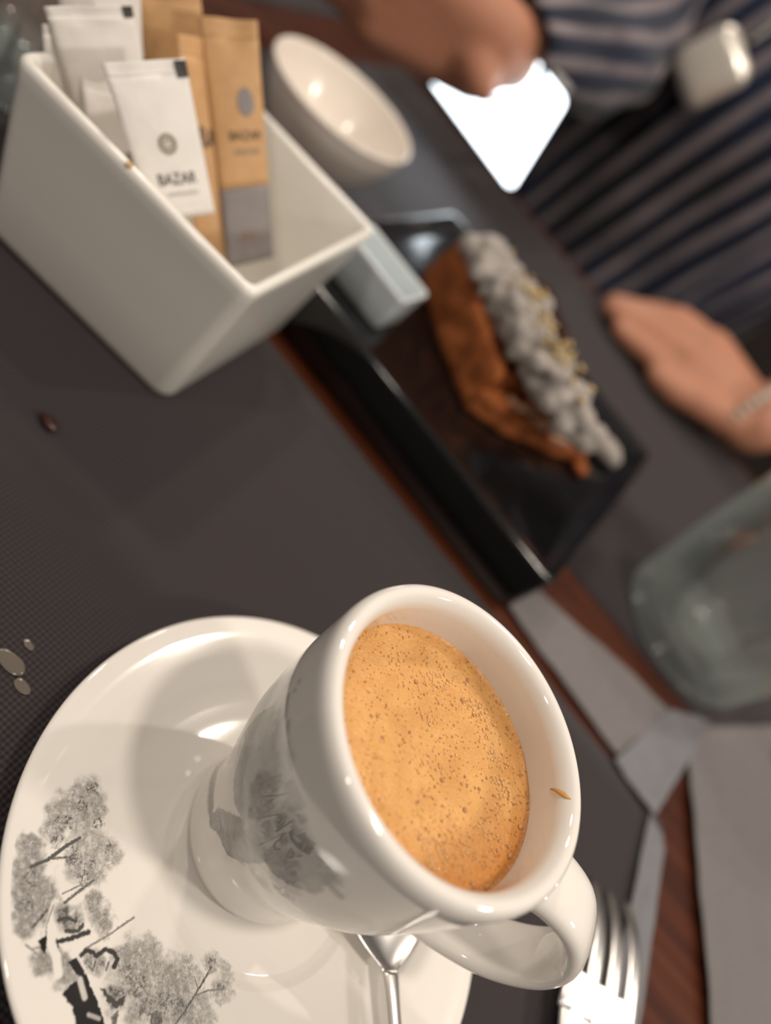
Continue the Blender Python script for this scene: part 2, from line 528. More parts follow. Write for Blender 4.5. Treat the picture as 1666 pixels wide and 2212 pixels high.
# the transfer is drawn on the flat of the saucer, centre (0, 0), 0.051 mm per unit
SAUCER_PRINT = [
    ('blob', (-882, -518), 86.2, 0.5, 0.045, 0.47, 0.18),
    ('blob', (-946, -558), 69.0, 0.5, 0.045, 0.47, 0.18),
    ('blob', (-924, -695), 92.0, 0.5, 0.045, 0.47, 0.18),
    ('blob', (-852, -605), 103.5, 0.5, 0.045, 0.47, 0.18),
    ('blob', (-928, -633), 80.5, 0.5, 0.045, 0.47, 0.18),
    ('blob', (-822, -526), 57.5, 0.5, 0.045, 0.47, 0.18),
    ('blob', (-896, -740), 69.0, 0.5, 0.045, 0.47, 0.18),
    ('blob', (-720, -671), 115.0, 0.5, 0.045, 0.47, 0.18),
    ('blob', (-635, -601), 69.0, 0.5, 0.045, 0.47, 0.18),
    ('blob', (-688, -759), 80.5, 0.5, 0.045, 0.47, 0.18),
    ('blob', (-623, -711), 69.0, 0.5, 0.045, 0.47, 0.18),
    ('blob', (-913, -870), 66.0, 0.55, 0.06, 0.4, 0.18),
    ('blob', (-875, -909), 72.0, 0.55, 0.06, 0.4, 0.18),
    ('blob', (-814, -946), 90.0, 0.55, 0.06, 0.4, 0.18),
    ('blob', (-736, -974), 114.0, 0.55, 0.06, 0.4, 0.18),
    ('blob', (-760, -933), 72.0, 0.55, 0.06, 0.4, 0.18),
    ('blob', (-700, -1022), 90.0, 0.55, 0.06, 0.4, 0.18),
    ('blob', (-680, -1064), 60.0, 0.55, 0.06, 0.4, 0.18),
    ('blob', (-665, -986), 60.0, 0.55, 0.06, 0.4, 0.18),
    ('blob', (-427, -1060), 72.0, 0.55, 0.06, 0.4, 0.18),
    ('blob', (-504, -1083), 72.0, 0.55, 0.06, 0.4, 0.18),
    ('blob', (-449, -809), 72.0, 0.55, 0.06, 0.4, 0.18),
    ('blob', (-524, -795), 60.0, 0.55, 0.06, 0.4, 0.18),
    ('blob', (-222, -785), 97.7, 0.5, 0.05, 0.44, 0.18),
    ('blob', (-212, -859), 97.7, 0.5, 0.05, 0.44, 0.18),
    ('blob', (-146, -778), 109.2, 0.5, 0.05, 0.44, 0.18),
    ('blob', (-130, -846), 132.2, 0.5, 0.05, 0.44, 0.18),
    ('blob', (-47, -752), 109.2, 0.5, 0.05, 0.44, 0.18),
    ('blob', (-48, -873), 120.7, 0.5, 0.05, 0.44, 0.18),
    ('blob', (22, -752), 97.7, 0.5, 0.05, 0.44, 0.18),
    ('blob', (45, -832), 109.2, 0.5, 0.05, 0.44, 0.18),
    ('blob', (154, -748), 97.7, 0.5, 0.05, 0.44, 0.18),
    ('blob', (-252, -835), 69.0, 0.5, 0.05, 0.44, 0.18),
    ('blob', (-5, -649), 60.5, 0.45, 0.09, 0.52, 0.18),
    ('blob', (96, -534), 55.0, 0.45, 0.09, 0.52, 0.18),
    ('blob', (203, -582), 71.5, 0.45, 0.09, 0.52, 0.18),
    ('blob', (215, -726), 66.0, 0.45, 0.09, 0.52, 0.18),
    ('blob', (71, -656), 55.0, 0.45, 0.09, 0.52, 0.18),
    ('blob', (174, -508), 44.0, 0.45, 0.09, 0.52, 0.18),
    ('line', [(-839, -916), (-811, -839), (-801, -754), (-784, -670)], 13, 0.85),
    ('line', [(-811, -839), (-763, -772), (-719, -734)], 8, 0.75),
    ('line', [(-769, -779), (-713, -764)], 5, 0.6),
    ('line', [(-857, -781), (-925, -774)], 5, 0.4),
    ('line', [(-624, -895), (-613, -820), (-598, -732)], 10, 0.75),
    ('line', [(-658, -880), (-625, -786)], 5, 0.6),
    ('erase', [(-649, -927), (-614, -978), (-566, -1033), (-491, -1051), (-435, -1086)], 40, 0.0),
    ('line', [(-652, -936), (-612, -1007), (-552, -1060)], 5, 0.5),
    ('line', [(-416, -938), (-376, -824), (-340, -689)], 8, 0.55),
    ('line', [(-648, -1053), (-656, -972)], 10, 0.8),
    ('poly', [(-593, -1070), (-583, -1030), (-524, -1083), (-553, -1081)], 1, 6),
    ('line', [(-620, -1115), (-516, -1094)], 5, 0.6),
    ('line', [(-563, -1129), (-519, -1087), (-477, -1105)], 5, 0.6),
    ('line', [(-588, -1105), (-549, -1057)], 4, 0.6),
    ('blob', (-561, -923), 75, 0.85, 0.03, 0.47, 0.18),
    ('line', [(-590, -958), (-573, -925), (-530, -902)], 12, 0.9),
    ('line', [(-533, -959), (-494, -920), (-495, -889)], 14, 0.9),
    ('line', [(-527, -1010), (-497, -965), (-455, -886)], 15, 0.95),
    ('line', [(-541, -1009), (-510, -1024)], 6, 0.8),
    ('line', [(-413, -972), (-411, -943), (-378, -922), (-357, -923)], 15, 0.95),
    ('line', [(-356, -917), (-347, -874), (-308, -853), (-273, -859), (-264, -889)], 17, 0.95),
    ('blob', (-345, -952), 60, 0.7, 0.05, 0.47, 0.18),
    ('line', [(-284, -926), (-296, -895)], 8, 0.7),
    ('line', [(-356, -973), (-329, -973), (-344, -941)], 7, 0.8),
    ('poly', [(-441, -1031), (-420, -984), (-287, -1018), (-169, -1054), (-90, -1094), (-199, -1185), (-292, -1125), (-368, -1119), (-360, -1031)], 1, 8),
    ('erase', [(-348, -1035), (-284, -1063)], 26, 0.15),
    ('erase', [(-426, -984), (-308, -998), (-134, -1051)], 14, 0.1),
    ('erase', [(-225, -1093), (-178, -1071)], 16, 0.3),
    ('poly', [(-260, -993), (-226, -981), (-161, -972), (-147, -920), (-125, -954), (-141, -992), (-184, -1002)], 0.9, 10),
    ('blob', (-172, -962), 70, 0.85, 0.05, 0.5, 0.18),
    ('poly', [(-142, -1030), (-129, -991), (-101, -1032), (-110, -1049)], 0.7, 8),
    ('line', [(117, -852), (119, -768), (113, -672), (105, -554)], 8, 0.75),
    ('line', [(110, -669), (63, -647)], 5, 0.6),
    ('line', [(121, -696), (154, -641), (200, -595)], 6, 0.65),
    ('line', [(108, -601), (133, -545)], 4, 0.5),
    ('poly', [(23, -931), (-3, -892), (7, -868), (39, -860), (70, -891)], 0.75, 4),
    ('blob', (-917, -492), 48.0, 0.74, 0.1, 0.5, 0.06),
    ('blob', (-892, -574), 48.0, 0.74, 0.1, 0.5, 0.06),
    ('blob', (-886, -689), 54.0, 0.74, 0.1, 0.5, 0.06),
    ('blob', (-781, -558), 42.0, 0.74, 0.1, 0.5, 0.06),
    ('blob', (-738, -743), 54.0, 0.74, 0.1, 0.5, 0.06),
    ('blob', (-655, -584), 42.0, 0.74, 0.1, 0.5, 0.06),
    ('blob', (-637, -751), 48.0, 0.74, 0.1, 0.5, 0.06),
    ('blob', (-655, -698), 36.0, 0.74, 0.1, 0.5, 0.06),
    ('blob', (-858, -758), 42.0, 0.74, 0.1, 0.5, 0.06),
    ('blob', (-777, -973), 60.0, 0.74, 0.1, 0.5, 0.06),
    ('blob', (-814, -924), 48.0, 0.74, 0.1, 0.5, 0.06),
    ('blob', (-741, -1022), 48.0, 0.74, 0.1, 0.5, 0.06),
    ('blob', (-133, -869), 72.0, 0.74, 0.1, 0.5, 0.06),
    ('blob', (-43, -878), 72.0, 0.74, 0.1, 0.5, 0.06),
    ('blob', (9, -823), 60.0, 0.74, 0.1, 0.5, 0.06),
    ('blob', (91, -782), 54.0, 0.74, 0.1, 0.5, 0.06),
    ('blob', (-206, -864), 48.0, 0.74, 0.1, 0.5, 0.06),
    ('blob', (96, -534), 30.0, 0.74, 0.1, 0.5, 0.06),
    ('blob', (195, -589), 30.0, 0.74, 0.1, 0.5, 0.06),
]
px = (V[:, :2] - np.array(SC)) / .0000510
ink = Ink(px)
for m_, *a_ in SAUCER_PRINT: getattr(ink, m_)(*a_)
rr = np.hypot(V[:, 0] - SC[0], V[:, 1] - SC[1])
ink.v *= (rr > .0205) & (rr < .0675) & (V[:, 2] > .0050)
spk = .72 + .56 * fbm(px[:, 0] * .16, px[:, 1] * .16, 3)
spk = np.where(ink.v > .8, 1, .72 + .56 * fbm(px[:, 0] * .16, px[:, 1] * .16, 3))
attr(saucer, 'ink', np.clip(np.clip(ink.v, 0, 1) ** .72 * spk, 0, 1))

# ------------------------------------------------------------------ coffee cup
CC = (.0468, .1176)
cup = empty('coffee_cup', (CC[0], CC[1], .0052), 'white porcelain coffee cup with a grey print, full of frothy coffee', 'cup')
outer = [(1e-5, .0072), (.0195, .0072), (.0205, .0056), (.0222, .0053), (.0232, .0062), (.0236, .0085), (.0235, .011), (.0238, .016), (.0246, .0215), (.0258, .0265), (.0280, .0340), (.0305, .0430), (.0325, .0510), (.0339, .0610), (.0349, .0720), (.0354, .0800), (.0357, .0850)]
oo = catmull(outer, 6)
lip = [(.0358, .0864), (.0356, .0882), (.0350, .0895), (.0341, .0902), (.0331, .0903), (.0321, .0898), (.0312, .0888), (.0306, .0875)]
inner = [(.0304, .086), (.0303, .083), (.0303, .077), (.0298, .066), (.0280, .052), (.025, .036), (.019, .022), (.012, .0165), (1e-5, .0155)]
ii = catmull(inner, 5)
cprof = [tuple(q) for q in oo] + lip + [tuple(q) for q in ii]
cprof = [(max(r, 1e-5), z) for r, z in cprof]
ang = np.concatenate([np.arange(math.radians(165), math.radians(345), .010), np.linspace(math.radians(345), math.radians(525), 80, endpoint=False)])
# finer rings over the printed band
fine = []
for (r0, z0), (r1, z1) in zip(cprof, cprof[1:]):
    m = 1
    if .008 < z0 < .062 and r0 > .0225 and r1 >= r0 - .0006: m = max(1, int((z1 - z0) / .00035))
    for t in np.linspace(0, 1, m, endpoint=False): fine.append((r0 + (r1 - r0) * t, z0 + (z1 - z0) * t))
fine.append(cprof[-1])
V, F = lathe_vf(fine, (CC[0], CC[1], 0), ang)
body = orient(mobj('body', V, F, M_porc_ink, cup))
# the transfer is drawn on the unrolled wall: x along the circumference, y up, 0.0323 mm per unit
CUP_PRINT = [
    ('poly', [(-683, 1416), (-709, 1754), (-668, 2079), (-316, 2025), (-134, 2050), (62, 2153), (192, 2225), (381, 2192), (428, 1889), (261, 1604), (81, 1555), (-143, 1482), (-252, 1362)], 0.42, 20),
    ('blob', (-316, 2025), 260, 0.55, 0.012, 0.47, 0.18),
    ('blob', (76, 2034), 220, 0.6, 0.014, 0.46, 0.18),
    ('blob', (-70, 1848), 220, 0.5, 0.012, 0.45, 0.18),
    ('line', [(-869, 1084), (-992, 429), (-639, 581), (-427, 646)], 110, 0.58),
    ('poly', [(-369, 603), (-346, 895), (-154, 1428), (44, 1732), (165, 1621), (140, 1230), (42, 859), (-146, 795), (-262, 604)], 0.55, 16),
    ('blob', (-231, 851), 110, 0.8, 0.012, 0.38, 0.18),
    ('blob', (244, 1287), 150, 0.42, 0.012, 0.45, 0.18),
    ('blob', (73, 1145), 120, 0.45, 0.012, 0.42, 0.18),
    ('erase', [(-597, 1528), (-443, 1359), (-296, 1148)], 95, 0.15),
    ('blob', (298, 2207), 110, 0.65, 0.02, 0.45, 0.18),
    ('line', [(321, 2143), (399, 2135), (468, 2134)], 50, 0.55),
    ('blob', (212, 2166), 130, 0.5, 0.02, 0.45, 0.18),
    ('line', [(-639, 2283), (-533, 2275), (-435, 2329)], 26, 0.3),
    ('line', [(-967, 2213), (-895, 2223)], 26, 0.26),
    ('line', [(-706, 2429), (-633, 2363)], 16, 0.24),
    ('line', [(-813, 2205), (-726, 2235)], 22, 0.22),
    ('line', [(-414, 2330), (-272, 2326), (-154, 2289)], 12, 0.18),
    ('blob', (-270, 2331), 60, 0.2, 0.05, 0.5, 0.18),
]
th = (np.arctan2(V[:, 1] - CC[1], V[:, 0] - CC[0]) - (-1.949542) + math.pi) % (2 * math.pi) - math.pi
ink = Ink(np.stack([th * .030 / .0000323, V[:, 2] / .0000323], 1))
for m_, *a_ in CUP_PRINT: getattr(ink, m_)(*a_)
rr = np.hypot(V[:, 0] - CC[0], V[:, 1] - CC[1])
ink.v *= (np.abs(th) < 1.5) & (V[:, 2] > .0085) & (V[:, 2] < .080) & (rr > .0228 + np.maximum(0, V[:, 2] - .02) * .12)
attr(body, 'ink', np.clip(ink.v, 0, 1) ** .68)
# handle: a strap with rounded edges, swept in the vertical plane of the handle
HA = math.radians(4)
hr = catmull([(.0325, .0745), (.042, .0775), (.0525, .0755), (.0600, .0670), (.0608, .0560), (.0545, .0450), (.0435, .0385), (.0330, .0360), (.0265, .0345)], 8)
ux, uy = math.cos(HA), math.sin(HA)
path = [(CC[0] + ux * r, CC[1] + uy * r, z) for r, z in hr]
nP = len(path)
tw = np.linspace(0, 1, nP)
wid = .0080 + .0018 * np.abs(2 * tw - 1) ** 2
thk = .0030 + .0008 * np.abs(2 * tw - 1) ** 2
rings = []
P_, T_ = frames(path)
side = np.array([-uy, ux, 0.0])
for i in range(nP):
    nrm = np.cross(T_[i], side); nrm /= np.linalg.norm(nrm)
    a = np.linspace(0, 2 * math.pi, 20, endpoint=False)
    ca = np.sign(np.cos(a)) * np.abs(np.cos(a)) ** .8; sa = np.sign(np.sin(a)) * np.abs(np.sin(a)) ** .8
    rings.append(P_[i] + ca[:, None] * side * wid[i] + sa[:, None] * nrm * thk[i])
h = loft('handle', rings, M_porc, cup)
# dried drop on the inner lip
dp = []
for i in range(9):
    t = i / 8; a = math.radians(28 - 7 * t)
    dp.append((CC[0] + math.cos(a) * (.0303 + .0030 * t ** 1.5), CC[1] + math.sin(a) * (.0303 + .0030 * t ** 1.5), .0848 + .0053 * t ** .7))
loft('dried_drip', tube_rings(dp, [.0002 + .0004 * math.sin(math.pi * i / 8) for i in range(9)], 8, widths=[.0003 + .0009 * math.sin(math.pi * i / 8) for i in range(9)]), M_stain, cup)['label'] = 'dried coffee drip on the rim'

# coffee
ZC = .0775
n_r, n_a = 70, 200
V = [(CC[0], CC[1], ZC)]; edge = [0]
for i in range(1, n_r + 1):
    r = .03042 * i / n_r
    for j in range(n_a):
        a = 2 * math.pi * j / n_a
        x, y = r * math.cos(a), r * math.sin(a)
        z = ZC + .00035 * (fbm(np.array(x * 160 + 9.), np.array(y * 160.)) - .5) + .0006 * max(0, (r - .0288) / .0017) ** 2
        V.append((CC[0] + x, CC[1] + y, float(z)))
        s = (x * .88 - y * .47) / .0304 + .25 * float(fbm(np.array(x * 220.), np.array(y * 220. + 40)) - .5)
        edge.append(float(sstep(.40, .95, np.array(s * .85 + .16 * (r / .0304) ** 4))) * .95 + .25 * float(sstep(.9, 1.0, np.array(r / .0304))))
F = [(0, 1 + j, 1 + (j + 1) % n_a) for j in range(n_a)]
for i in range(n_r - 1):
    for j in range(n_a):
        a = 1 + i * n_a; b = a + n_a; kx = (j + 1) % n_a
        F.append((a + j, b + j, b + kx, a + kx))
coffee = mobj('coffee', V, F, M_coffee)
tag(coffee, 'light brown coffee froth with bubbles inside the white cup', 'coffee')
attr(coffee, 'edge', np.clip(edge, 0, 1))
# bubbles: small domes
spots = []
for i in range(230):
    big = random.random()
    rad = .00012 + .00028 * random.random() + (.00032 if big > .93 else 0)
    r = .0296 * math.sqrt(random.random()); a = random.random() * 2 * math.pi
    if random.random() < .25: r = .0294 * (random.random() ** .3); a = random.uniform(-1.0, .5)
    spots.append(((CC[0] + r * math.cos(a), CC[1] + r * math.sin(a), ZC + .00005), rad))
tag(many_balls('bubbles', spots, M_bubble, coffee, .75), kind='stuff')
# tight clusters of fine froth beads that catch the lamps
M_bead = mat('froth_bead', (.70, .42, .18), .05, spec=1.0, coat=1.0)
spots = []
for cx0, cy0, sp_, n_ in [(.0385, .1340, .0032, 60), (.0520, .1385, .0030, 45), (.0600, .1330, .0026, 40), (.0660, .1270, .0022, 35), (.0420, .1230, .0030, 28), (.0680, .1150, .0022, 24), (.0590, .1010, .0030, 65), (.0500, .1150, .0040, 22), (.0300, .1260, .0030, 18), (.0640, .1070, .0030, 28)]:
    for i in range(n_):
        x = random.gauss(cx0, sp_); y = random.gauss(cy0, sp_ * .6)
        if math.hypot(x - CC[0], y - CC[1]) > .0288: continue
        spots.append(((x, y, ZC + .0001), random.uniform(.00016, .00040)))
tag(many_balls('froth_beads', spots, M_bead, coffee, .8), kind='stuff')

# ------------------------------------------------------------------ cutlery
def cutlery_ring(c, u, v, hw, th, dish=0, n=14):
    """closed cross section: half width hw along v, thickness th, dish lowers the middle"""
    R = []
    c = np.array(c, float)
    for s in np.linspace(-1, 1, n):
        R.append(c + v * hw * s + np.array([0, 0, -dish * (1 - s * s) + th * .5 * math.sqrt(max(0, 1 - s * s * .96))]))
    for s in np.linspace(1, -1, n):
        R.append(c + v * hw * s + np.array([0, 0, -dish * (1 - s * s) - th * .5 * math.sqrt(max(0, 1 - s * s * .96))]))
    return R

# teaspoon, bowl under the cup, handle over the saucer edge
tsp = empty('teaspoon', (.098, .112, .009), 'small steel teaspoon lying on the saucer beneath the cup', 'spoon')
u = np.array([.60, -.80, 0.]); u /= np.linalg.norm(u); v = np.array([.80, .60, 0.])
bc = np.array([.0850, .1285, .0125])
rings = []
for t in np.linspace(-1, 1, 28):
    hw = .0142 * (math.sqrt(max(0.0, 1 - abs(t) ** 2.2)) if t < .0 else max(0, 1 - t ** 1.9)) + .0006
    if t > .55: hw = max(hw, .0026)
    z = .0128 + .0009 * t * t
    rings.append(cutlery_ring([*(bc + u * .0185 * t)[:2], z], u, v, hw, .0012, .0032 * math.sqrt(max(0, 1 - t * t))))
loft('bowl', rings, M_steel, tsp)
hp = [(.0180, .0138, .0028), (.0225, .0146, .0024), (.028, .0153, .0022), (.036, .0162, .0023), (.05, .0172, .0027), (.066, .0176, .0031), (.082, .0172, .0040), (.092, .0166, .0042), (.096, .0163, .0025)]
hp = catmull(hp, 5)
loft('handle', [cutlery_ring([*(bc + u * s)[:2], z], u, v, hw, .0017, 0, 8) for s, z, hw in hp], M_steel, tsp)

# fork
fk = empty('dinner_fork', (.175, .165, .004), 'polished steel fork with four tines lying right of the cup handle', 'fork')
u = np.array([-.13, .99, 0.]); u /= np.linalg.norm(u); v = np.array([u[1], -u[0], .28])
fo = np.array([.1668, .1705, 0.])
FHW = .0128
def fz(s): return .0112 - .0035 * ((s - .004) / .036) ** 2 * (1 if s > 0 else .2) - (.0035 * (s / .036) ** 3 if s > 0 else 0)
for i in range(4):
    off = (-1.5 + i) * .0070
    rings = []
    for t in np.linspace(0, 1, 16):
        s = -.013 + .055 * t
        hw = .0029 * (1 - .40 * t) * (1 if t < .93 else 1 - (t - .93) / .07 * .7)
        c = fo + u * s + v * off * (1 - .02 * t)
        rings.append(cutlery_ring([c[0], c[1], fz(s) + c[2] - .0005], u, v, hw, .0014 * (1 - .3 * t), 0, 6))
    loft('tine', rings, M_steel, fk)
rings = []
for s, hw in [(.0012, .0108), (.0002, .0124), (-.003, .0128), (-.009, .0129), (-.015, .0125), (-.021, .0115), (-.027, .0098), (-.032, .0075), (-.037, .0052), (-.042, .0038)]:
    c = fo + u * s
    rings.append(cutlery_ring([c[0], c[1], fz(s) + .0003 - .0006 * (hw / .0129)], u, v, hw, .0019, .0008, 10))
loft('shoulder', rings, M_steel, fk)
rings = []
for s, hw, z in catmull([(-.040, .0038, .0100), (-.055, .0030, .0085), (-.075, .0032, .006), (-.105, .0042, .0038), (-.135, .0056, .0022), (-.150, .0055, .0020), (-.154, .003, .0020)], 4):
    c = fo + u * s
    rings.append(cutlery_ring([c[0], c[1], z], u, v, hw, .0024, 0, 8))
loft('handle', rings, M_steel, fk)

# ------------------------------------------------------------------ sugar box
def squircle(cx, cy, hx, hy, rot, rc, n=12):
    pts = []
    for qx, qy, a0 in ((1, 1, 0), (-1, 1, 90), (-1, -1, 180), (1, -1, 270)):
        for t in np.linspace(0, 90, n):
            a = math.radians(a0 + t)
            x = qx * (hx - rc) + rc * math.cos(a); y = qy * (hy - rc) + rc * math.sin(a)
            pts.append((cx + x * math.cos(rot) - y * math.sin(rot), cy + x * math.sin(rot) + y * math.cos(rot)))
    return pts
BR = math.radians(7.5)
BC = (-.1335, .2375)
def box_ring(h, z, rc): return [(x, y, z) for x, y in squircle(BC[0], BC[1], h, h, BR, rc)]
sec = [(.040, .0012, .004), (.0425, .0004, .006), (.0440, .0015, .006), (.0446, .004, .006), (.0462, .025, .0058), (.0480, .045, .0055), (.0491, .059, .0052), (.0497, .0632, .005), (.0495, .0650, .0048), (.0486, .0660, .0045), (.0474, .0662, .004), (.0463, .0655, .0036), (.0458, .0640, .0034), (.0448, .050, .003), (.0425, .020, .004), (.0415, .008, .005), (.040, .0048, .005), (.036, .004, .004)]
sbox = loft('sugar_box', [box_ring(*s) for s in sec], M_box)
tag(sbox, 'square cream porcelain box holding paper sugar sachets', 'box')

# ------------------------------------------------------------------ sachets
def patch(cor, nu=14, nv=26, bulge=.0012, curl=0., wav=.0005, seed=0):
    TL, TR, BRc, BL = [np.array(q, float) for q in cor]
    n = np.cross(TR - TL, BL - TL); n /= np.linalg.norm(n)
    if n @ (np.array([0, 0, CAM_H]) - TL) < 0: n = -n
    def f(uu, vv, d=0.0):
        p = (TL * (1 - uu) + TR * uu) * (1 - vv) + (BL * (1 - uu) + BRc * uu) * vv
        e = max(0, math.sin(math.pi * uu)) ** .6 * max(0, math.sin(math.pi * min(1, max(0, (vv - .06) / .88)))) ** .5
        w_ = wav * math.sin(5 * vv * 2 + seed + 3 * uu) * (1 - abs(2 * uu - 1)) + wav * .9 * math.sin(uu * 9 + seed * 2) * (vv < .12) + curl * (1 - vv) ** 2
        return p + n * (w_ + d + bulge * e), p + n * (w_ - bulge * e - .0001)
    return f, n

def sachet(name, cor, m, label, group, seed=0, bulge=.0013, split=None, m2=None, curl=0., cat='sachet'):
    f, n = patch(cor, bulge=bulge, seed=seed, curl=curl)
    c = np.mean(np.array(cor), 0)
    root = empty(name, tuple(c), label, cat, group)
    def strip(nm, v0, v1, material, nv):
        nu = 14; V = []; F = []
        for side in (0, 1):
            for j in range(nv + 1):
                for i in range(nu + 1):
                    uu = i / nu; vv = v0 + (v1 - v0) * j / nv
                    zz = .0 if nm != 'seal' else .00012 * math.sin(j * 3.0)
                    V.append(f(uu, vv, zz)[side])
        k = (nu + 1) * (nv + 1)
        for j in range(nv):
            for i in range(nu):
                a = j * (nu + 1) + i
                F.append((a, a + 1, a + nu + 2, a + nu + 1)); F.append((k + a, k + a + nu + 1, k + a + nu + 2, k + a + 1))
        rim = list(range(nu + 1)) + [j * (nu + 1) + nu for j in range(1, nv + 1)] + [nv * (nu + 1) + i for i in range(nu - 1, -1, -1)] + [j * (nu + 1) for j in range(nv - 1, 0, -1)]
        for a, b in zip(rim, rim[1:] + rim[:1]): F.append((a, k + a, k + b, b))
        return orient(mobj(nm, V, F, material, root))
    if split:
        strip('seal', 0, .07, m, 8); pk_ = strip('packet', .07, split, m, 16); strip('printed_band', split, 1, m2, 10)['label'] = 'grey printed lower half'
    else:
        strip('seal', 0, .08, m, 8); pk_ = strip('packet', .08, 1, m, 24)
    return pk_, f

def put_text(root, f, text, u0, v0, du, aspect, m, name='lettering', bold=.0, lift=.0004):
    cu = bpy.data.curves.new('txt', 'FONT'); cu.body = text; cu.align_x = 'CENTER'; cu.align_y = 'CENTER'; cu.offset = bold
    tmp = bpy.data.objects.new('txt', cu); COL.objects.link(tmp)
    dg = bpy.context.evaluated_depsgraph_get()
    me = bpy.data.meshes.new_from_object(tmp.evaluated_get(dg))
    bpy.data.objects.remove(tmp, do_unlink=True); bpy.data.curves.remove(cu)
    xs = [v.co.x for v in me.vertices]; wd = max(xs) - min(xs)
    V = [f(u0 + v.co.x / wd * du, v0 - v.co.y / wd * du * aspect, lift)[0] for v in me.vertices]
    F = [tuple(p.vertices) for p in me.polygons]
    bpy.data.meshes.remove(me)
    return mobj(name, V, F, m, root, smooth=False)

def put_ring(root, f, u0, v0, ru, aspect, inner, m, name='emblem', lift=.0004, petals=0):
    V = []; F = []; n = 40
    for r in (1.0, inner):
        for j in range(n):
            a = 2 * math.pi * j / n
            V.append(f(u0 + ru * r * math.cos(a), v0 + ru * r * aspect * math.sin(a), lift)[0])
    for j in range(n): F.append((j, (j + 1) % n, n + (j + 1) % n, n + j))
    if petals:
        for q_ in range(petals):
            a = 2 * math.pi * q_ / petals; b = len(V)
            for rr_, da in ((.15, 0), (.5, .35), (.62, 0), (.5, -.35)):
                V.append(f(u0 + ru * rr_ * math.cos(a + da), v0 + ru * rr_ * aspect * math.sin(a + da), lift)[0])
            F.append((b, b + 1, b + 2, b + 3))
    return mobj(name, V, F, m, root, smooth=False)

def put_patch(root, f, u0, u1, v0, v1, m, name='ink_mark', lift=.0004):
    V = [f(a, b, lift)[0] for a, b in ((u0, v0), (u1, v0), (u1, v1), (u0, v1))]
    return mobj(name, V, [(0, 1, 2, 3)], m, root, smooth=False)

GW = 'paper sachets standing in the porcelain box'
s4 = sachet('sugar_sachet', [(-.1800, .1905, .0735), (-.1775, .2070, .0790), (-.1660, .2165, .0440), (-.1690, .2010, .0400)], M_wpaper, 'white paper sachet furthest left in the box, curling behind the others', GW, 3, curl=.002)
s3, f3 = sachet('sugar_sachet', [(-.1690, .2010, .0660), (-.1610, .2200, .0680), (-.1340, .2230, .0330), (-.1450, .2055, .0300)], M_wpaper, 'shaded white paper sachet behind the front one, just above the box lip', GW, 5)
put_text(s3, f3, 'B', .62, .52, .10, .6, M_print)
s2, f2 = sachet('sugar_sachet', [(-.1792, .1892, .0790), (-.1712, .2125, .0890), (-.1575, .2245, .0630), (-.1660, .2040, .0520)], M_wpaper, 'tall white paper sachet rising at the back left of the box', GW, 1, bulge=.0016)
put_patch(s2, f2, .88, 1.0, .0, .10, M_print)
s5 = sachet('sugar_sachet', [(-.1910, .2010, .0830), (-.1830, .2240, .0930), (-.1680, .2340, .0560), (-.1770, .2130, .0460)], M_wpaper, 'white paper sachet hidden behind the tall white one, top edge showing', GW, 8)
s1, f1 = sachet('sugar_sachet', [(-.1548, .1900, .0812), (-.1473, .2125, .0913), (-.1167, .2210, .0575), (-.1232, .2010, .0500)], M_wpaper, 'front white sugar sachet with round emblem and dark lettering', GW, 2, bulge=.0018)
put_patch(s1, f1, .86, 1.0, .01, .11, M_print)
put_ring(s1, f1, .50, .50, .125, .55, .66, M_logo, petals=6)
put_text(s1, f1, 'BAZAR', .52, .735, .56, .62, M_print)
put_text(s1, f1, 'AZUCAR BLANCO', .56, .835, .46, .62, M_printgrey, 'small_lettering')
k1 = sachet('sugar_sachet', [(-.1925, .2345, .0830), (-.1800, .2500, .0930), (-.1512, .2590, .0540), (-.1640, .2440, .0440)], M_kraft, 'brown kraft paper stick at the back of the box, top out of view', GW, 4, bulge=.002)
k2, g2 = sachet('sugar_sachet', [(-.1655, .2300, .0860), (-.1665, .2465, .0850), (-.1110, .2410, .0330), (-.1216, .2320, .0330)], M_kraft, 'narrow shaded kraft stick between the white and the grey-ended sachets', GW, 6)
put_text(k2, g2, 'BA', .6, .43, .5, .3, M_print)
k3, g3 = sachet('sugar_sachet', [(-.1708, .2428, .0899), (-.1600, .2570, .0988), (-.1056, .2574, .0416), (-.1101, .2398, .0340)], M_kraft, 'upright kraft paper sugar stick with grey lower half and round grey emblem', GW, 9, bulge=.0022, split=.665, m2=M_kraft_grey, cat='sachet')
put_ring(k3, g3, .66, .32, .15, .38, .06, M_kraft_grey)
put_text(k3, g3, 'BAZAR', .60, .455, .62, .26, M_print)
put_text(k3, g3, 'AZUCAR', .60, .52, .5, .26, M_printgrey, 'small_lettering')
put_text(k3, g3, 'BIO', .50, .88, .3, .30, M_orangeprint, 'orange_lettering')
# a sachet lying flat on the floor of the box
sachet('sugar_sachet', [(-.1230, .2640, .0110), (-.1010, .2670, .0100), (-.0960, .2180, .0100), (-.1180, .2150, .0110)], M_wpaper, 'white sachet lying flat on the floor of the box at the right end', GW, 12)
# small spot of orange glaze on the box lip
sp = orient(mobj('glaze_spot', *lathe_vf([(1e-5, .0668), (.0008, .0667), (.0012, .0662), (1e-5, .0660)], (-.1312, .1886, 0), np.linspace(0, 6.283, 12, endpoint=False)), M_stain, sbox))

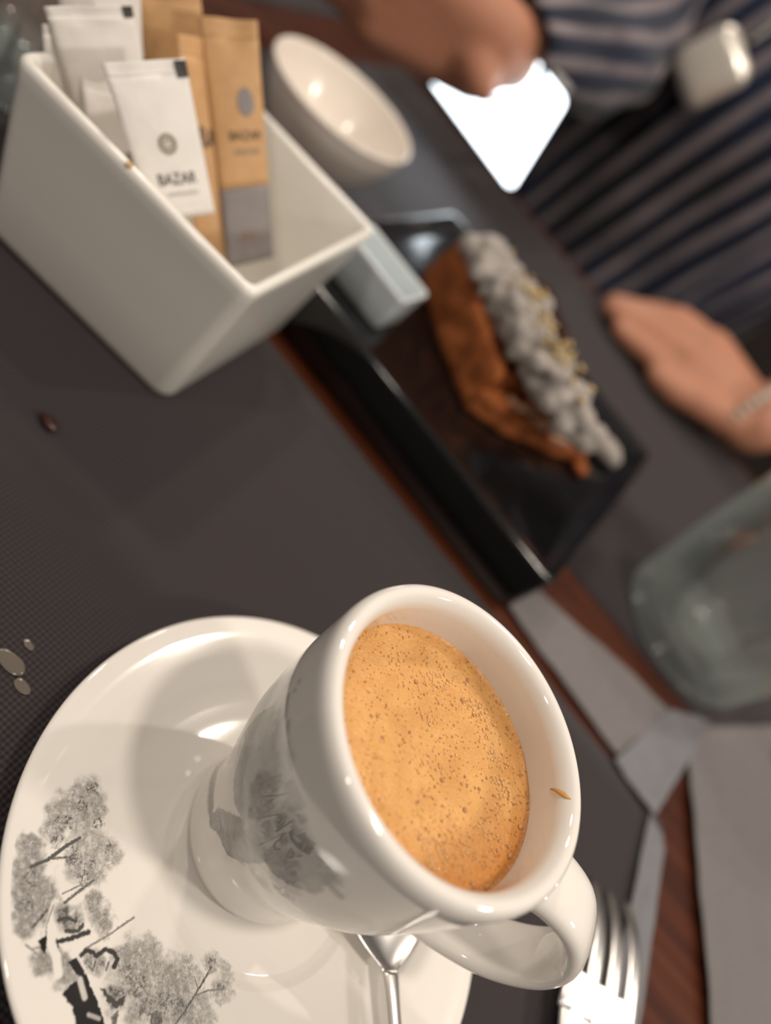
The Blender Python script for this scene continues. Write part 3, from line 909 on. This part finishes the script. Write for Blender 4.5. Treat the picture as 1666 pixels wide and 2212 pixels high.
# ------------------------------------------------------------------ cream bowl
bowl_c = (-.187, .410)
bp = [(1e-5, .0030), (.014, .0030), (.016, .0), (.019, .0), (.0205, .003), (.027, .010), (.036, .022), (.0425, .035), (.0448, .0435), (.0455, .0460), (.0448, .0472), (.0436, .0466), (.0428, .0445), (.0405, .036), (.034, .024), (.025, .013), (.015, .0068), (1e-5, .0055)]
bpc = catmull(bp, 5)
b = lathe('serving_bowl', [(max(1e-5, r), max(z, 0)) for r, z in bpc], (*bowl_c, .0003), M_bowl, n=80)
tag(b, 'small round cream bowl standing empty behind the sugar box', 'bowl')

# ------------------------------------------------------------------ black plate with cake
PR = math.radians(-3.2)
e1 = np.array([-math.cos(PR), -math.sin(PR)]); e2 = np.array([-math.sin(PR), math.cos(PR)])
PHX, PHY = .0985, .0925
PC = np.array([.0695, .2765]) + e1 * PHX + e2 * PHY
def pring(d, z, rc): return [(x, y, z) for x, y in squircle(PC[0], PC[1], PHX + d, PHY + d, PR, rc, 8)]
ps = [(-.030, .002, .006), (-.006, .0004, .006), (-.003, .0002, .006), (-.0012, .0018, .006), (-.0006, .015, .0055), (0, .0285, .005), (-.0004, .0298, .005), (-.0018, .0306, .0045), (-.0036, .0302, .004), (-.0085, .0276, .004), (-.014, .0268, .005), (-.03, .0266, .006), (-.06, .0265, .006)]
plate = loft('dessert_plate', [pring(*q_) for q_ in ps], M_black)
tag(plate, 'square glossy black plate with tall sides carrying the slice of cake', 'plate')
PZ = .0267

# white square dip dish on the plate
dr = math.radians(-3.2)
DC = (-.0860, .3180)
def dring(d, z, rc): return [(x, y, PZ + z) for x, y in squircle(DC[0], DC[1], .0190 + d, .0095 + d, dr, rc, 8)]
dsec = [(-.004, .001, .002), (.0, .0, .0025), (.001, .002, .0025), (.0016, .012, .0025), (.0024, .0195, .0025), (.0026, .0212, .0025), (.0018, .0220, .002), (.0008, .0212, .0016), (.0, .014, .0016), (-.002, .005, .002), (-.005, .004, .002)]
d = loft('dip_dish', [dring(*q_) for q_ in dsec], M_dish)
tag(d, 'small white oblong dip dish on the near left corner of the black plate', 'dish')

# cake slice
cake = empty('cake_slice', (-.02, .37, PZ), 'brown cocoa cake slice topped with a line of whipped cream on the black plate', 'cake')
def noisy_prism(name, poly, z0, z1, m, amp, seed, div=26, nz=8, taper=.0):
    pts = np.array(poly, float); n = len(pts); ctr = pts.mean(0)
    per = []
    for i in range(n):
        a, b_ = pts[i], pts[(i + 1) % n]
        L = np.linalg.norm(b_[:2] - a[:2]); kk = max(3, int(L / .0028))
        for t in np.linspace(0, 1, kk, endpoint=False): per.append(a + (b_ - a) * t)
    per = np.array(per)
    rings = []
    for j in range(nz + 1):
        t = j / nz
        R = []
        for q_ in per:
            zt = z0 + (q_[2] - z0) * t if len(q_) > 2 else z0 + (z1 - z0) * t
            d_ = q_[:2] - ctr[:2]; L = np.linalg.norm(d_)
            k_ = 1 - taper * t + amp / L * (2 * float(fbm(np.array(q_[0] * 90 + seed), np.array(q_[1] * 90 + zt * 120))) - 1) - (.0015 / L if j in (0, nz) else 0)
            R.append((ctr[0] + d_[0] * k_, ctr[1] + d_[1] * k_, zt))
        rings.append(R)
    top = []
    for s in (.8, .55, .3, .05):
        R = []
        for (x, y, z) in rings[nz]:
            X = ctr[0] + (x - ctr[0]) * s; Y = ctr[1] + (y - ctr[1]) * s
            R.append((X, Y, z + amp * (2 * float(fbm(np.array(X * 120 + seed), np.array(Y * 120))) - 1)))
        top.append(R)
    return loft(name, rings + top, m, cake)
# sponge: left part taller, right part low and crumbling
noisy_prism('sponge', [(-.0815, .3745, .0580), (-.0500, .3480, .0570), (-.0145, .3250, .0520), (.0020, .3520, .0480), (-.0220, .3960, .0530), (-.0450, .4090, .0560)], PZ, 0, M_cake, .0035, 3)
noisy_prism('broken_sponge', [(-.0140, .3230, .0420), (.0060, .3350, .0400), (.0270, .3560, .0370), (.0450, .3780, .0345), (.0360, .4000, .0360), (.0050, .3820, .0420)], PZ, 0, M_cake, .005, 21)
noisy_prism('chocolate_layer', [(-.0700, .3810, .0650), (-.0360, .3630, .0630), (.0000, .3520, .0560), (.0350, .3740, .0440), (.0180, .4100, .0480), (-.0360, .4180, .0640)], .037, 0, M_choc, .004, 33)
# caramel drizzle on the broken end
for dx in (0, .013, .025):
    pth = catmull([(-.004 + dx, .3350 + dx * .85, .0430 - dx * .25), (.002 + dx, .3370 + dx * .85, .0425 - dx * .25), (.008 + dx, .3450 + dx * .8, .0430 - dx * .2), (.009 + dx, .3550 + dx * .8, .0440 - dx * .2)], 5)
    loft('caramel_drizzle', tube_rings(pth, .0021, 8), M_drizzle, cake)
# whipped cream: one bumpy heap along the top
CL = catmull([(-.0690, .3770, .0655), (-.0400, .3580, .0670), (-.0140, .3450, .0670), (.0120, .3400, .0630), (.0320, .3500, .0560)], 40)
spots = []
for i in range(420):
    t = random.random()
    wd_ = .35 + .65 * math.sin(math.pi * min(1, t * .9 + .08))
    c = CL[int(t * (len(CL) - 1))] + np.array([random.gauss(0, .004), random.gauss(.002, .0075) * wd_, random.uniform(-.010, .005) * wd_])
    spots.append((c, random.uniform(.0028, .0064)))
o = many_balls('whipped_cream', spots, M_cream, cake, 1, 2)
md = o.modifiers.new('remesh', 'REMESH'); md.mode = 'VOXEL'; md.voxel_size = .0011; md.use_smooth_shade = True
md = o.modifiers.new('soften', 'SMOOTH'); md.iterations = 3; md.factor = .5
# golden flakes on the cream
bm = bmesh.new()
for i in range(70):
    t = random.betavariate(3, 3)
    c = CL[int(t * (len(CL) - 1))] + np.array([random.gauss(0, .004), random.gauss(.000, .005), .0080 + random.uniform(-.004, .003)])
    bmesh.ops.create_cube(bm, size=1, matrix=Matrix.Translation(c) @ Matrix.Rotation(random.uniform(0, 3), 4, Vector((random.random(), random.random(), 1)).normalized()) @ Matrix.Diagonal((.0034, .0026, .0012, 1)))
me = bpy.data.meshes.new('golden_flakes'); bm.to_mesh(me); bm.free(); me.materials.append(M_yellow)
o = bpy.data.objects.new('golden_flakes', me); COL.objects.link(o); o.parent = cake; me.transform(Matrix.Translation(-Vector(cake.location)))
tag(o, kind='stuff')
# cream dab and crumbs on the plate
def blobm(name, c, r, m, label, cat, sq=(1, 1, .6), group=None, sub=3):
    bm = bmesh.new(); bmesh.ops.create_icosphere(bm, subdivisions=sub, radius=r)
    for v in bm.verts:
        n_ = .75 + .5 * float(fbm(np.array(v.co.x / r * 1.3 + c[0] * 500), np.array(v.co.y / r * 1.3 + v.co.z / r)))
        v.co = Vector((v.co.x * sq[0] * n_, v.co.y * sq[1] * n_, v.co.z * sq[2] * n_))
    zmin = min(v.co.z for v in bm.verts)
    me = bpy.data.meshes.new(name); bm.to_mesh(me); bm.free(); me.materials.append(m)
    me.polygons.foreach_set('use_smooth', [True] * len(me.polygons))
    o = bpy.data.objects.new(name, me); COL.objects.link(o); o.location = (c[0], c[1], c[2] - zmin)
    return tag(o, label, cat, group)
blobm('cream_dab', (.0540, .4100, PZ), .0085, M_cream, 'dab of cream at the far right end of the black plate', 'cream', (1.2, 1, .7))
blobm('cake_crumb', (.0480, .3740, PZ), .0050, M_cake, 'brown cake crumb fallen beside the right end of the cake', 'crumb')
blobm('chocolate_crumb', (-.0915, .1540, .0), .0024, M_choc, 'dark shiny crumb on the cloth left of the saucer', 'crumb', (1.6, .9, .6))
M_flake = mat('glaze_flake', (.13, .11, .085), .12, coat=1)
for x, y, r_, l_ in [(-.0330, .0965, .0030, 'largest of the shiny dried glaze smears on the cloth at the left edge'), (-.0262, .0945, .0018, 'small shiny dried glaze flake nearest the saucer, on the cloth'), (-.0345, .1030, .0012, 'tiny shiny glaze speck farthest from the saucer, on the cloth')]:
    blobm('glaze_flake', (x, y, .0), r_, M_flake, l_, 'flake', (1.5, .8, .05), 'dried shiny flakes on the cloth by the saucer', 3)

# ------------------------------------------------------------------ tumblers
def tumbler(name, c, r, h, label, base=.010, flute=0):
    p = [(1e-5, .0012), (r * .80, .0008), (r * .93, .0004), (r * 1.0, .004), (r * 1.03, .010), (r * 1.07, .03), (r * 1.13, h * .6), (r * 1.18, h - .002), (r * 1.175, h), (r * 1.13, h), (r * 1.12, h - .002), (r * 1.07, h * .6), (r * 1.0, .032), (r * .93, base + .006), (r * .82, base + .001), (1e-5, base)]
    V, F = lathe_vf([(max(1e-5, a), b_) for a, b_ in catmull(p, 4)], (c[0], c[1], .0003), np.linspace(0, 2 * math.pi, 96, endpoint=False))
    if flute:
        V = np.array(V)
        a = np.arctan2(V[:, 1] - c[1], V[:, 0] - c[0]); rr_ = np.hypot(V[:, 0] - c[0], V[:, 1] - c[1])
        k_ = 1 + .03 * np.cos(a * flute) * (rr_ > r * .9)
        V[:, 0] = c[0] + (V[:, 0] - c[0]) * k_; V[:, 1] = c[1] + (V[:, 1] - c[1]) * k_
    o = orient(mobj(name, V, F, M_glass))
    return tag(o, label, 'glass')
tumbler('water_glass', (.1625, .3960), .0445, .095, 'clear glass tumbler with a thick base at the right', .012)
tumbler('water_glass', (-.2520, .2520), .0330, .100, 'fluted clear glass tumbler at the far left behind the sugar box', .010, 16)

# ------------------------------------------------------------------ napkins
def sheet(name, outline, z0, m, label, amp=.002, seed=1, th=.0006, lift=None, cat='napkin'):
    """a paper sheet with folds over a quad outline (4 corners), own thickness"""
    c = [np.array(q, float) for q in outline]
    nu, nv = 46, 46; V = []; F = []
    for side in (0, 1):
        for j in range(nv + 1):
            for i in range(nu + 1):
                uu, vv = i / nu, j / nv
                p_ = (c[0] * (1 - uu) + c[1] * uu) * (1 - vv) + (c[3] * (1 - uu) + c[2] * uu) * vv
                z = z0 + amp * float(fbm(np.array(uu * 3.2 + seed), np.array(vv * 3.2 + seed * 3), 3)) * (1 if lift is None else 1) + (lift(uu, vv) if lift else 0)
                V.append((p_[0], p_[1], z + (0 if side == 0 else -th)))
    k_ = (nu + 1) * (nv + 1)
    for j in range(nv):
        for i in range(nu):
            a = j * (nu + 1) + i
            F.append((a, a + 1, a + nu + 2, a + nu + 1)); F.append((k_ + a, k_ + a + nu + 1, k_ + a + nu + 2, k_ + a + 1))
    rim = list(range(nu + 1)) + [j * (nu + 1) + nu for j in range(1, nv + 1)] + [nv * (nu + 1) + i for i in range(nu - 1, -1, -1)] + [j * (nu + 1) for j in range(nv - 1, 0, -1)]
    for a, b_ in zip(rim, rim[1:] + rim[:1]): F.append((a, k_ + a, k_ + b_, b_))
    o = orient(mobj(name, V, F, m))
    return tag(o, label, cat)
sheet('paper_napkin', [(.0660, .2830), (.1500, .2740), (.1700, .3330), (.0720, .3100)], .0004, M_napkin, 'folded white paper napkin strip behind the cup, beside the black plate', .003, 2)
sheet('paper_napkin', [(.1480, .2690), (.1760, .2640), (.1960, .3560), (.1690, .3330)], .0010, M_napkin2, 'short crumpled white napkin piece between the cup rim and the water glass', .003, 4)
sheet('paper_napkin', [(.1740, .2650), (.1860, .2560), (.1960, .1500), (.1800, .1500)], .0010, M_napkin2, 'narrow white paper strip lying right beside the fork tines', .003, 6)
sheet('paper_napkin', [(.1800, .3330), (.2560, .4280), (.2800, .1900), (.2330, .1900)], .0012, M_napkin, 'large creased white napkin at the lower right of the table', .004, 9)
# orange scrap
def wedge():
    rings = []
    for t in np.linspace(0, 1, 14):
        a = math.radians(200 + 90 * t); c = (.2660 + .022 * math.cos(a), .3960 + .022 * math.sin(a))
        hw = .007 * math.sin(math.pi * (.08 + .84 * t))
        d_ = np.array([math.cos(a), math.sin(a)])
        rings.append([(c[0] + d_[0] * hw * math.cos(b_), c[1] + d_[1] * hw * math.cos(b_), .0050 + .0045 * math.sin(b_)) for b_ in np.linspace(0, 2 * math.pi, 12, endpoint=False)])
    return rings
tag(loft('orange_peel', wedge(), M_orange), 'curved piece of orange peel beside the napkin, right of the water glass', 'peel')

# ------------------------------------------------------------------ phone
A_ = np.array([-.1244, .5930, .0300]); E1 = np.array([-.1058, .0217, .0]); E2 = np.array([-.006, -.031, .0726])
E1n = E1 / np.linalg.norm(E1); E2n = E2 / np.linalg.norm(E2)
Nn = np.cross(E1n, E2n)
if Nn[1] > 0: Nn = -Nn
W1, W2 = .112, .0800
ph = empty('phone', tuple(A_ + E1 * .5 - np.array([0, 0, .03])), 'phone with a glowing white screen held upright in the far hand', 'phone')
def slab(name, m, inset, d0, d1, rc):
    pts = []
    for qx, qy, a0 in ((1, 1, 0), (-1, 1, 90), (-1, -1, 180), (1, -1, 270)):
        for t in np.linspace(0, 90, 6):
            a = math.radians(a0 + t)
            pts.append((W1 / 2 + qx * (W1 / 2 - inset - rc) + rc * math.cos(a), W2 / 2 + qy * (W2 / 2 - inset - rc) + rc * math.sin(a)))
    rings = [[A_ + E1n * x + E2n * y + Nn * d_ for x, y in pts] for d_ in (d0, d1)]
    return loft(name, rings, m, ph, smooth=False)
slab('shell', M_body, -.0025, -.0080, 0.0, .008)
slab('screen', M_screen, .0, -.0002, .0006, .006)

# ------------------------------------------------------------------ person across the table
person = empty('person', (-.08, .97, -.75), 'person in a navy striped dress sitting across the table holding a phone', 'person')
BMV, BMF = [], []
def cap(a, b, ra, rb, n=14, m=6):
    """tapered capsule between a and b"""
    a = np.array(a, float); b = np.array(b, float); t = b - a; L = np.linalg.norm(t); t /= L
    s = np.cross(t, [0, 0, 1.0])
    if np.linalg.norm(s) < 1e-3: s = np.array([1.0, 0, 0])
    s /= np.linalg.norm(s); u_ = np.cross(s, t)
    rings = []
    for i in range(m + 1):
        f_ = math.pi / 2 * i / m
        rings.append((a - t * ra * math.cos(f_), max(ra * math.sin(f_), ra * .02)))
    for i in range(m + 1):
        f_ = math.pi / 2 * i / m
        rings.append((b + t * rb * math.sin(f_), max(rb * math.cos(f_), rb * .02)))
    base = len(BMV)
    for c, r in rings:
        for j in range(n):
            an = 2 * math.pi * j / n
            BMV.append(c + s * r * math.cos(an) + u_ * r * math.sin(an))
    for i in range(len(rings) - 1):
        for j in range(n):
            k_ = (j + 1) % n
            BMF.append((base + i * n + j, base + i * n + k_, base + (i + 1) * n + k_, base + (i + 1) * n + j))
    BMF.append(tuple(base + j for j in range(n))[::-1]); BMF.append(tuple(base + (len(rings) - 1) * n + j for j in range(n)))
def chain(pts, rs):
    for (a, ra), (b, rb) in zip(zip(pts, rs), list(zip(pts, rs))[1:]): cap(a, b, ra, rb)
# trunk, neck and head (all but the chest lies above the frame)
chain([(-.08, .99, -.26), (-.08, .98, -.08), (-.08, .97, .10), (-.08, .975, .26)], [.115, .105, .11, .095])
chain([(-.16, .97, -.25), (-.17, .72, -.24), (-.17, .62, -.27), (-.17, .66, -.66), (-.17, .58, -.71)], [.075, .062, .052, .036, .03])
chain([(.0, .97, -.25), (.02, .72, -.24), (.02, .62, -.27), (.02, .66, -.66), (.02, .58, -.71)], [.075, .062, .052, .036, .03])
chain([(-.25, .985, .30), (-.08, .99, .33), (.09, .985, .30)], [.055, .06, .055])
chain([(-.08, .985, .33), (-.08, .965, .46)], [.05, .046])
chain([(-.08, .955, .50), (-.08, .975, .57)], [.068, .088])
chain([(-.08, .90, .475), (-.08, .925, .50)], [.028, .055])
chain([(-.08, .888, .545), (-.08, .868, .512)], [.009, .0125])
chain([(-.105, .876, .472), (-.08, .868, .473), (-.055, .876, .472)], [.006, .0085, .006])
chain([(-.100, .877, .463), (-.08, .870, .462), (-.060, .877, .463)], [.006, .009, .006])
for sx in (-1, 1): chain([(-.08 + sx * .050, .896, .571), (-.08 + sx * .018, .885, .566)], [.010, .010]); chain([(-.08 + sx * .045, .893, .556), (-.08 + sx * .020, .887, .554)], [.0095, .0095]); chain([(-.08 + sx * .040, .905, .515), (-.08 + sx * .03, .905, .49)], [.026, .024])
for sx in (-1, 1): chain([(-.08 + sx * .086, .975, .545), (-.08 + sx * .088, .98, .505)], [.014, .010])
# right arm (image top) reaching to the phone
chain([(-.25, .985, .29), (-.185, .805, .128), (-.1735, .665, .112), (-.1905, .556, .0925)], [.050, .038, .031, .026])
# left arm (image right) with its hand resting on the table edge
chain([(.09, .985, .29), (.215, .860, .110), (.140, .676, .036)], [.048, .041, .027])
# left hand: knuckles, fingers lying towards -x, thumb underneath
def LH(x, y, z): return np.array([-.012 + (x + .010) * .76, y - .014, z])
wr = LH(.190, .690, .036)
kn = [LH(*q) for q in ((.098, .705, .046), (.093, .690, .040), (.090, .676, .030), (.092, .664, .018))]
for q_, r_ in zip(kn, (.0145, .0150, .0145, .0130)): chain([wr + (q_ - kn[1]) * .35, q_], [.018, r_])
tips = [((.055, .706, .041), (.028, .700, .029), (.008, .694, .019)), ((.046, .690, .035), (.014, .684, .024), (-.010, .679, .014)), ((.046, .675, .025), (.016, .672, .018), (-.006, .669, .011)), ((.058, .660, .014), (.036, .658, .011), (.018, .657, .009))]
for k0, tt in zip(kn, tips): chain([k0, *[LH(*q) for q in tt]], [.0110, .0100, .0090, .0078])
chain([wr + np.array([-.018, -.018, -.008]), LH(.132, .655, .022), LH(.104, .647, .014), LH(.080, .646, .011)], [.0165, .0140, .0110, .0088])
# right hand: back of the hand seen above the phone, fingers behind it, thumb over the front corner
w2 = np.array([-.194, .550, .091])
pk = [np.array(q) for q in ((-.248, .500, .103), (-.253, .503, .086), (-.254, .507, .070), (-.248, .514, .057))]
for q_ in pk: chain([w2 + (q_ - pk[1]) * .5, q_], [.023, .018])
ft = [((-.286, .486, .107), (-.310, .488, .099), (-.324, .496, .091)), ((-.295, .489, .088), (-.321, .495, .080), (-.335, .505, .074)), ((-.294, .495, .070), (-.318, .503, .064), (-.330, .513, .060)), ((-.282, .504, .055), (-.302, .512, .051), (-.314, .520, .049))]
for k0, tt in zip(pk, ft): chain([k0, *map(np.array, tt)], [.0135, .0120, .0105, .0090])
# thumb over the top edge of the phone
chain([w2 + np.array([.002, -.004, -.002]), (-.186, .534, .082), (-.176, .532, .077), (-.1695, .5335, .0745)], [.0190, .0140, .0115, .0090])
bo = orient(mobj('body', BMV, BMF, M_skin, person))
md = bo.modifiers.new('remesh', 'REMESH'); md.mode = 'VOXEL'; md.voxel_size = .0042; md.use_smooth_shade = True
md = bo.modifiers.new('smooth', 'SMOOTH'); md.iterations = 4; md.factor = .5

def cloth(name, rings, stripes, slant=0.0):
    m_, n_ = len(rings), len(rings[0])
    o = loft(name, rings, M_dress, person, cap=False)
    st = []
    for i in range(m_):
        for j in range(n_): st.append(stripes * j / n_ + slant * i / m_)
    # the seam falls at the back
    attr(o, 'stripe', st)
    md = o.modifiers.new('thickness', 'SOLIDIFY'); md.thickness = .002; md.offset = 1
    return o
rings = []
NA = 240
for z, cx, cy, hx, hy in catmull([(-.36, -.08, .90, .240, .235), (-.28, -.08, .93, .225, .190), (-.20, -.08, .965, .205, .150), (-.10, -.08, .975, .190, .132), (.02, -.08, .970, .185, .130), (.14, -.08, .965, .190, .138), (.24, -.08, .970, .198, .130), (.305, -.08, .982, .192, .098), (.342, -.08, .988, .150, .082), (.372, -.08, .99, .085, .066)], 7):
    R = []
    for j in range(NA):
        a = 2 * math.pi * j / NA + math.pi / 2
        fold = 1 + .020 * math.sin(a * 11 + z * 9) + .014 * math.sin(a * 17 - z * 14 + 1.3) + .012 * math.sin(z * 42 + a * 3)
        R.append((cx + hx * math.cos(a) * fold, cy + hy * math.sin(a) * fold, z))
    rings.append(R)
cloth('dress', rings, 42, -7)
def sleeve(pts, rs, stripes, slant):
    path = catmull([(*p_, r_) for p_, r_ in zip(pts, rs)], 8)
    R = tube_rings(path[:, :3], path[:, 3], 40)
    for i, r_ in enumerate(R):
        c = path[i, :3]
        R[i] = c + (r_ - c) * (1 + .05 * np.sin(np.linspace(0, 2 * math.pi, 40, endpoint=False) * 5 + i * .7))[:, None]
    cloth('sleeve', R, stripes, slant)
sleeve([(-.15, .985, .305), (-.205, .983, .298), (-.262, .96, .265), (-.215, .850, .165), (-.183, .790, .122), (-.1735, .668, .1115), (-.1885, .566, .094)], [.062, .072, .068, .056, .048, .040, .0335], 12, .4)
sleeve([(-.01, .985, .305), (.045, .983, .298), (.105, .968, .27), (.155, .920, .20), (.175, .900, .172)], [.062, .072, .066, .058, .055], 14, .4)
# skirt over the lap
rings = []
for y, hx, hz in [(.97, .20, .11), (.85, .205, .10), (.74, .20, .09), (.62, .195, .08), (.58, .19, .10)]:
    R = []
    for j in range(80):
        a = 2 * math.pi * j / 80
        R.append((-.08 + hx * math.cos(a) * (1 + .02 * math.sin(a * 13)), y, -.245 + hz * math.sin(a)))
    rings.append(R)
cloth('skirt', rings, 30, .6)
# hair
hv = lathe_vf([(1e-5, .110), (.05, .100), (.082, .068), (.098, .015), (.102, -.06), (.098, -.14), (.085, -.15), (.080, -.06)], (-.08, 1.012, .575), np.linspace(0, 2 * math.pi, 40, endpoint=False))
orient(mobj('hair', hv[0], hv[1], M_hair, person))
M_lash = mat('dark_lash', (.015, .01, .008), .5)
for sx in (-1, 1):
    xe = -.08 + sx * .032
    # lowered lids: only the dark line of the lashes shows
    loft('eyelash', tube_rings(catmull([(xe - .016, .8845, .551), (xe - .006, .8775, .547), (xe + .006, .8775, .547), (xe + .016, .8845, .551)], 4), .0016, 6), M_lash, person)
    loft('eyebrow', tube_rings(catmull([(xe - .019, .8880, .578), (xe, .8770, .583), (xe + .019, .8880, .579)], 4), .0026, 6), M_lash, person)

# bracelet of beads round the wrist
br = empty('bracelet', (.128, .676, .010), 'pale beaded bracelet on the wrist at the right', 'bracelet')
bm = bmesh.new(); bmesh.ops.create_uvsphere(bm, u_segments=14, v_segments=8, radius=.0042)
bme = bpy.data.meshes.new('bead'); bm.to_mesh(bme); bm.free(); bme.materials.append(mat('pale_bead', (.52, .44, .36), .35))
bme.polygons.foreach_set('use_smooth', [True] * len(bme.polygons))
for i in range(28):
    a = 2 * math.pi * i / 28
    o = bpy.data.objects.new('bead', bme); COL.objects.link(o); o.parent = br
    o.location = Vector((.127 + .006 * math.cos(a), .6735 + .0290 * math.cos(a), .0360 + .0290 * math.sin(a))) - br.location
# pendant against the dress
pend = empty('pendant', (-.118, .80, .130), 'shiny silver cushion shaped pendant hanging in front of the striped dress', 'pendant')
V, F = rbox_vf(-.026, .026, -.013, .013, -.028, .028, .0125, 6)
Rm = Matrix.Rotation(math.radians(20), 3, 'Y')
V = [Rm @ Vector(q_) + Vector((-.1125, .800, .1620)) for q_ in V]
mobj('stone', V, F, M_pearl, pend)
pt = catmull([(-.105, .806, .194), (-.100, .822, .25), (-.105, .86, .31), (-.14, .93, .375), (-.08, 1.035, .385), (-.03, .93, .375), (-.06, .86, .31), (-.094, .822, .25), (-.103, .806, .196)], 8)
loft('chain', tube_rings(pt, .0012, 6), M_silver, pend)

# chair under the person
ch = empty('dining_chair', (-.08, 1.05, -.75), 'dark wooden chair under the person in the striped dress', 'chair')
rbox('seat', -.30, .14, .70, 1.20, -.415, -.385, M_wood, ch, .01)
rbox('backrest', -.29, .13, 1.215, 1.24, -.385, .10, M_wood, ch, .01)
for x in (-.28, .12):
    for y in (.81, 1.20): rbox('leg', x - .018, x + .018, y - .018, y + .018, -.75, -.415, M_wood, ch, .003)
